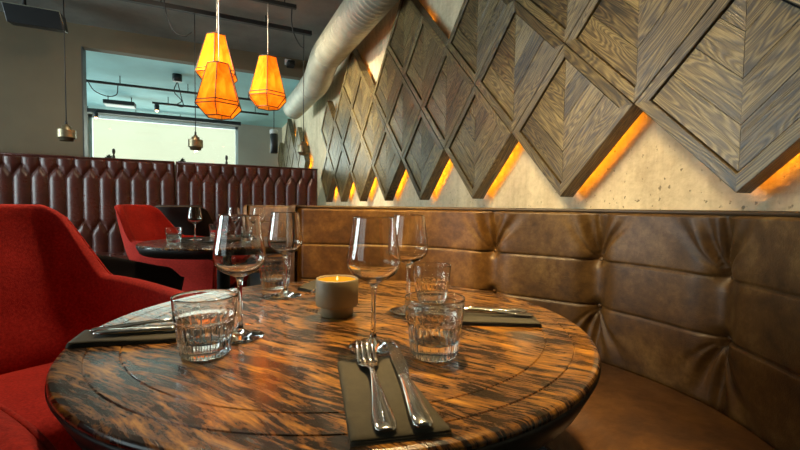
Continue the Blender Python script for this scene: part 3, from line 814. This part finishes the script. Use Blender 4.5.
def spot(label, x, y, z, zc, tilt=.5, glow=True):
    t = thing('track_spotlight', label, 'spotlight', (x, y, z), 0, 'small track spotlights')
    MB().tube([(0, 0, 0), (0, 0, zc - z)], .008, 8).build('stem', 'iron', t)
    MB().lathe([(0, 0), (.030, 0), (.034, -.03), (.034, -.085), (.030, -.09), (.026, -.083), (0, -.083)], 20).build('housing', 'black', t)
    if glow: MB().lathe([(0, -.0835), (.022, -.084), (.020, -.10), (.010, -.112), (0, -.114)], 14).build('bulb', 'spot_glow', t)
spot('small lit spotlight at the left end of the far window rail', -1.735, 8.50, 2.50, 2.53)
spot('lit spotlight hanging under the far track near the middle of the window top', -.72, 7.25, 2.47, 2.49)
spot('lit spotlight below the lowest amber lamp at the right of the far window', .30, 7.25, 2.47, 2.49)
t = thing('ceiling_speaker', 'flat grey box hanging under the teal ceiling left of the window rail', 'speaker', (-1.24, 7.57, 2.46))
MB().box(-.20, -.1, 0, .20, .1, .06).build('case', 'iron', t, .008); MB().box(-.19, -.101, -.012, .19, .09, 0).build('grille', 'white_plastic', t)
MB().tube([(-.15, 0, .06), (-.15, 0, ZF - 2.46)], .006, 6).build('hanger', 'iron', t); MB().tube([(.15, 0, .06), (.15, 0, ZF - 2.46)], .006, 6).build('hanger', 'iron', t)

t = thing('wall_speaker', 'black angled box mounted high at the top left corner of the wall', 'speaker', (-1.36, 4.66, 2.50))
m = MB(); m.add([(-.20, -.02, .0), (.19, -.02, .0), (.19, .12, .02), (-.20, .12, .02), (-.22, -.06, .145), (.17, -.06, .145), (.17, .12, .16), (-.22, .12, .16)], [(0, 1, 2, 3), (7, 6, 5, 4), (0, 4, 5, 1), (1, 5, 6, 2), (2, 6, 7, 3), (3, 7, 4, 0)], False); m.build('case', 'black', t, .006)
m = MB(); m.add([(-.222, -.063, .138), (.172, -.063, .138), (.172, -.060, .146), (-.222, -.060, .146)], [(0, 1, 2, 3)], False); m.add([(.168, -.063, .143), (.188, -.023, .04), (.193, -.022, .04), (.173, -.062, .143)], [(0, 1, 2, 3)], False); m.build('edge_trim', 'galv', t, fix=False)
MB().tube([(-.1, .05, .15), (-.1, .05, ZC - 2.5)], .015, 8).build('bracket', 'iron', t)

t = thing('security_camera', 'small black and white camera on the header beside the duct', 'camera', (.90, 5.32, 2.745))
MB().box(-.045, -.03, -.03, .03, 0, .04).build('mount', 'white_plastic', t, .005)
MB().box(-.03, -.15, -.07, .06, -.03, -.005).build('body', 'black', t, .01); MB().tube([(-.01, -.151, -.04), (-.01, -.165, -.04)], .016, 12).build('lens', 'iron', t)

t = thing('cylinder_pendant', 'black cylinder pendant with pale cap hanging right of the far window', 'pendant lamp', (.955, 7.0, 1.82), 0)
MB().lathe([(0, 0.01), (.056, 0.01), (.058, 0), (.062, .003), (.062, .30), (.05, .315), (0, .315)], 24).build('body', 'black', t)
MB().lathe([(0, .315), (.066, .315), (.066, .37), (.05, .385), (0, .385)], 24).build('cap', 'white_plastic', t)
MB().tube([(0, 0, .38), (0, 0, ZF - 1.82)], .006, 8).build('cord', 'cable', t)

def cable(label, pts, r=.006, group='loose ceiling cables'):
    P = catmull(pts, 8); o0 = P[0].copy()
    o = MB().tube([tuple(p - o0) for p in P], r, 6).build('hanging_cable', 'cable'); o.location = tuple(o0)
    tag(o, label, 'cable', group)
cable('black cable drooping under the dark ceiling at upper left', [(-1.0, 4.0, 2.80), (-.95, 4.0, 2.735), (-.75, 4.0, 2.69), (-.55, 4.0, 2.72), (-.42, 4.0, 2.80)])
cable('black cable looping down beside the middle brass pendant cord', [(-.36, 4.22, 2.80), (-.335, 4.22, 2.62), (-.28, 4.22, 2.50), (-.2, 4.22, 2.47), (-.14, 4.235, 2.52)])
cable('black cable looping from the ceiling to the right end of the long track', [(.70, 3.95, 2.80), (.70, 3.97, 2.68), (.73, 4.0, 2.58), (.80, 4.1, 2.53), (.86, 4.22, 2.55)])
cable('thin cable loop hanging under the teal ceiling at the left of the opening', [(-1.37, 6.36, 2.476), (-1.31, 6.37, 2.38), (-1.18, 6.38, 2.33), (-1.08, 6.37, 2.36), (-1.06, 6.36, 2.476)])
cable('twisted cable hanging from a black junction on the teal ceiling', [(-.37, 5.95, 2.50), (-.40, 5.95, 2.38), (-.32, 5.96, 2.28), (-.38, 5.96, 2.22), (-.30, 5.96, 2.21), (-.32, 5.95, 2.32), (-.36, 5.95, 2.5)])
t = MB().lathe([(0, 0), (.05, 0), (.055, .01), (.055, .085), (0, .085)], 20).build('junction_box', 'black'); t.location = (-.365, 5.95, ZF - .087); tag(t, 'round black junction box on the teal ceiling left of the amber lamps', 'junction box')

# ------------------------------------------------------------------ duct
t = thing('air_duct', 'large round galvanised ventilation duct running along the top of the right wall', 'duct', (1.109, 2.0, 2.53))
A = [(0, YN + .05 - 2.0, 0), (0, 2.22, 0)]
pr = .151
def ribbed(m, y0, y1):
    pts = []; rad = []; y = y0
    while y < y1 - .001:
        for d, e in ((0, 0), (.028, .0), (.034, .005), (.042, .005), (.048, 0)):
            pts.append((0, y + d, 0)); rad.append(pr + e)
        y += .062
    pts.append((0, y1, 0)); rad.append(pr); m.tube(pts, pr, 40, True, rad)
m = MB(); ribbed(m, YN + .1 - 2.0, 2.16); m.build('straight_run', 'galv', t)
bend = catmull([(0, 2.14, 0), (0, 2.30, -.004), (0, 2.48, -.065), (0, 2.64, -.135), (0, 2.80, -.155), (0, 2.92, -.155)], 6)
MB().tube([tuple(p) for p in bend], pr + .002, 40).build('bend', 'galv', t)
m = MB(); P = [(0, 2.92, -.155), (0, 4.10, -.155)]; m.tube(P, pr - .002, 40, False); m.tube([(0, 4.10, -.155), (0, 2.92, -.155)], pr - .008, 40, False); m.build('outlet_run', 'galv', t, fix=False)
for y, z in ((2.15, 0), (2.90, -.155), (4.08, -.155)):
    MB().tube([(0, y - .014, z), (0, y + .014, z)], pr + .005, 40).build('joint_band', 'galv', t) if y < 4 else MB().tube([(0, y - .014, z), (0, y + .014, z)], pr + .004, 40, False).build('joint_band', 'galv', t)
for y, z in ((-2.4, 0), (0.4, 0), (1.7, 0)):
    MB().box(-.012, y - .012, pr, .012, y + .012, ZC - 2.53).build('hanger', 'iron', t)

# ------------------------------------------------------------------ things on the ledge beyond the banquettes
struct(MB().box(-2.4, 5.85, 0, .6, 6.15, 1.46).build('trim_2', 'paint'))
def ledge(label, x, kind):
    if kind == 'pot':
        t = thing('potted_plant', label, 'plant', (x, 6.0, 1.46), 0, 'small pots on the ledge')
        MB().lathe([(0, 0), (.035, 0), (.045, .06), (.04, .06), (0, .055)], 16).build('pot', 'pot', t)
        m = MB(); rnd = random.Random(int(x * 100))
        for k in range(26):
            a = rnd.uniform(0, 6.28); e = rnd.uniform(.2, 1.4); L = rnd.uniform(.03, .06)
            d = Vector((math.cos(a) * math.cos(e), math.sin(a) * math.cos(e), math.sin(e))); b = Vector((0, 0, .055)); sd = d.cross(Vector((0, 0, 1))).normalized() * .012
            m.add([b, b + d * L * .5 + sd, b + d * L, b + d * L * .5 - sd], [(0, 1, 2, 3)], True)
        m.build('foliage', 'leaf', t, fix=False)
    else:
        o = MB().lathe([(0, 0), (.014, 0), (.016, .01), (.016, .075), (.010, .09), (.008, .10), (.016, .115), (.018, .14), (.012, .165), (0, .17)], 14).build('slim_bottle', 'pot'); o.location = (x, 6.0, 1.46); tag(o, label, 'bottle', 'slim bottles on the ledge')
ledge('small dark plant above the burgundy back at the left of the window', -1.103, 'pot')
ledge('slim dark bottle above the burgundy back at the left of the window', -1.055, 'bottle')
ledge('small dark plant above the burgundy back under the middle brass pendant', -.323, 'pot')
ledge('slim dark bottle above the burgundy back at the right end of the window', .205, 'bottle')

# ------------------------------------------------------------------ lights and sky
W = bpy.data.worlds.new('sky'); S.world = W; W.use_nodes = True
bg = W.node_tree.nodes['Background']; bg.inputs[0].default_value = (.80, .95, 1.0, 1); bg.inputs[1].default_value = 1.4
sun = bpy.data.lights.new('sun', 'SUN'); sun.energy = 1.0; sun.color = (1, .93, .78); sun.angle = .02
o = bpy.data.objects.new('sun', sun); COL.objects.link(o); o.rotation_euler = (math.radians(48), 0, math.radians(6))
def area(name, loc, rot, sx, sy, e, col):
    l = bpy.data.lights.new(name, 'AREA'); l.shape = 'RECTANGLE'; l.size = sx; l.size_y = sy; l.energy = e; l.color = col
    o = bpy.data.objects.new(name, l); COL.objects.link(o); o.location = loc; o.rotation_euler = rot; return o
for i, ((a, b), e) in enumerate(zip(LW, (10, 210, 260))):
    area('added_daylight', (XL - .35, (a + b) / 2, 1.5), (0, -PI / 2, 0), 1.6, b - a, e, (.80, .95, 1.0))  # area lights outside the added left windows, brightening the room
area('daylight_far_window', ((WX0 + WX1) / 2, YF + .5, 1.75), (-PI / 2, 0, 0), 2.4, 1.5, 60, (.90, 1., .90))
def aim_spot(x, y, z, tx, ty, tz, e, col, ang, r=.03, blend=.85):  # spots with no fixture built, mostly added to brighten chosen areas
    l = bpy.data.lights.new('unseen_spot', 'SPOT'); l.energy = e; l.color = col; l.spot_size = ang; l.spot_blend = blend; l.shadow_soft_size = r
    o = bpy.data.objects.new('unseen_spot', l); COL.objects.link(o); o.location = (x, y, z)
    o.rotation_euler = (Vector((tx, ty, tz)) - Vector((x, y, z))).to_track_quat('-Z', 'Y').to_euler()
WARM = (1., .72, .34)
aim_spot(.50, .95, 2.7, .40, .74, .75, 400, WARM, .62, .05)
aim_spot(.80, .50, 2.7, 1.22, .72, .7, 85, (1., .76, .43), .9, .03)
aim_spot(-.1, .75, 2.3, .72, 1.62, .80, 330, (1, .53, .09), .62, .04)
aim_spot(-.6, 3.2, 2.7, 1.3, 4.0, 1.65, 900, (1, .90, .64), 1.0, .3)  # added fill to brighten the farther diamond panels
aim_spot(-.4, .8, 2.4, 1.3, 1.3, .95, 300, (1, .76, .38), .75, .35)  # added soft fill for the plaster strip above the booth
aim_spot(-.4, 3.3, 2.5, .75, 4.2, .85, 380, (1, .58, .13), .7, .05)
aim_spot(-.3, 2.3, 2.7, -.6, 1.5, .8, 120, (1, .82, .58), 1.3, .06)
aim_spot(-.4, 3.3, 2.7, -.5, 5.1, .9, 75, (1, .80, .56), 1.9, .06)

# ------------------------------------------------------------------ camera
yaw, pitch, roll, F = math.radians(24.87154), math.radians(2.48989), math.radians(.7448), 410.
fw = Vector((math.sin(yaw) * math.cos(pitch), math.cos(yaw) * math.cos(pitch), -math.sin(pitch))); rt = Vector((math.cos(yaw), -math.sin(yaw), 0)); up = rt.cross(fw)
r2 = rt * math.cos(roll) + up * math.sin(roll); u2 = -rt * math.sin(roll) + up * math.cos(roll)
cd = bpy.data.cameras.new('camera'); cam = bpy.data.objects.new('camera', cd); COL.objects.link(cam)
mw = Matrix((r2, u2, -fw)).transposed().to_4x4(); mw.translation = Vector((0, 0, .965)); cam.matrix_world = mw
cd.sensor_width = 36; cd.lens = F * 36 / 800; cd.clip_start = .02; S.camera = cam
cd.dof.use_dof = True; cd.dof.focus_distance = .9; cd.dof.aperture_fstop = 40.
S.view_settings.view_transform = 'Standard'; S.view_settings.look = 'None'; S.view_settings.exposure = 0.; S.view_settings.gamma = 1.
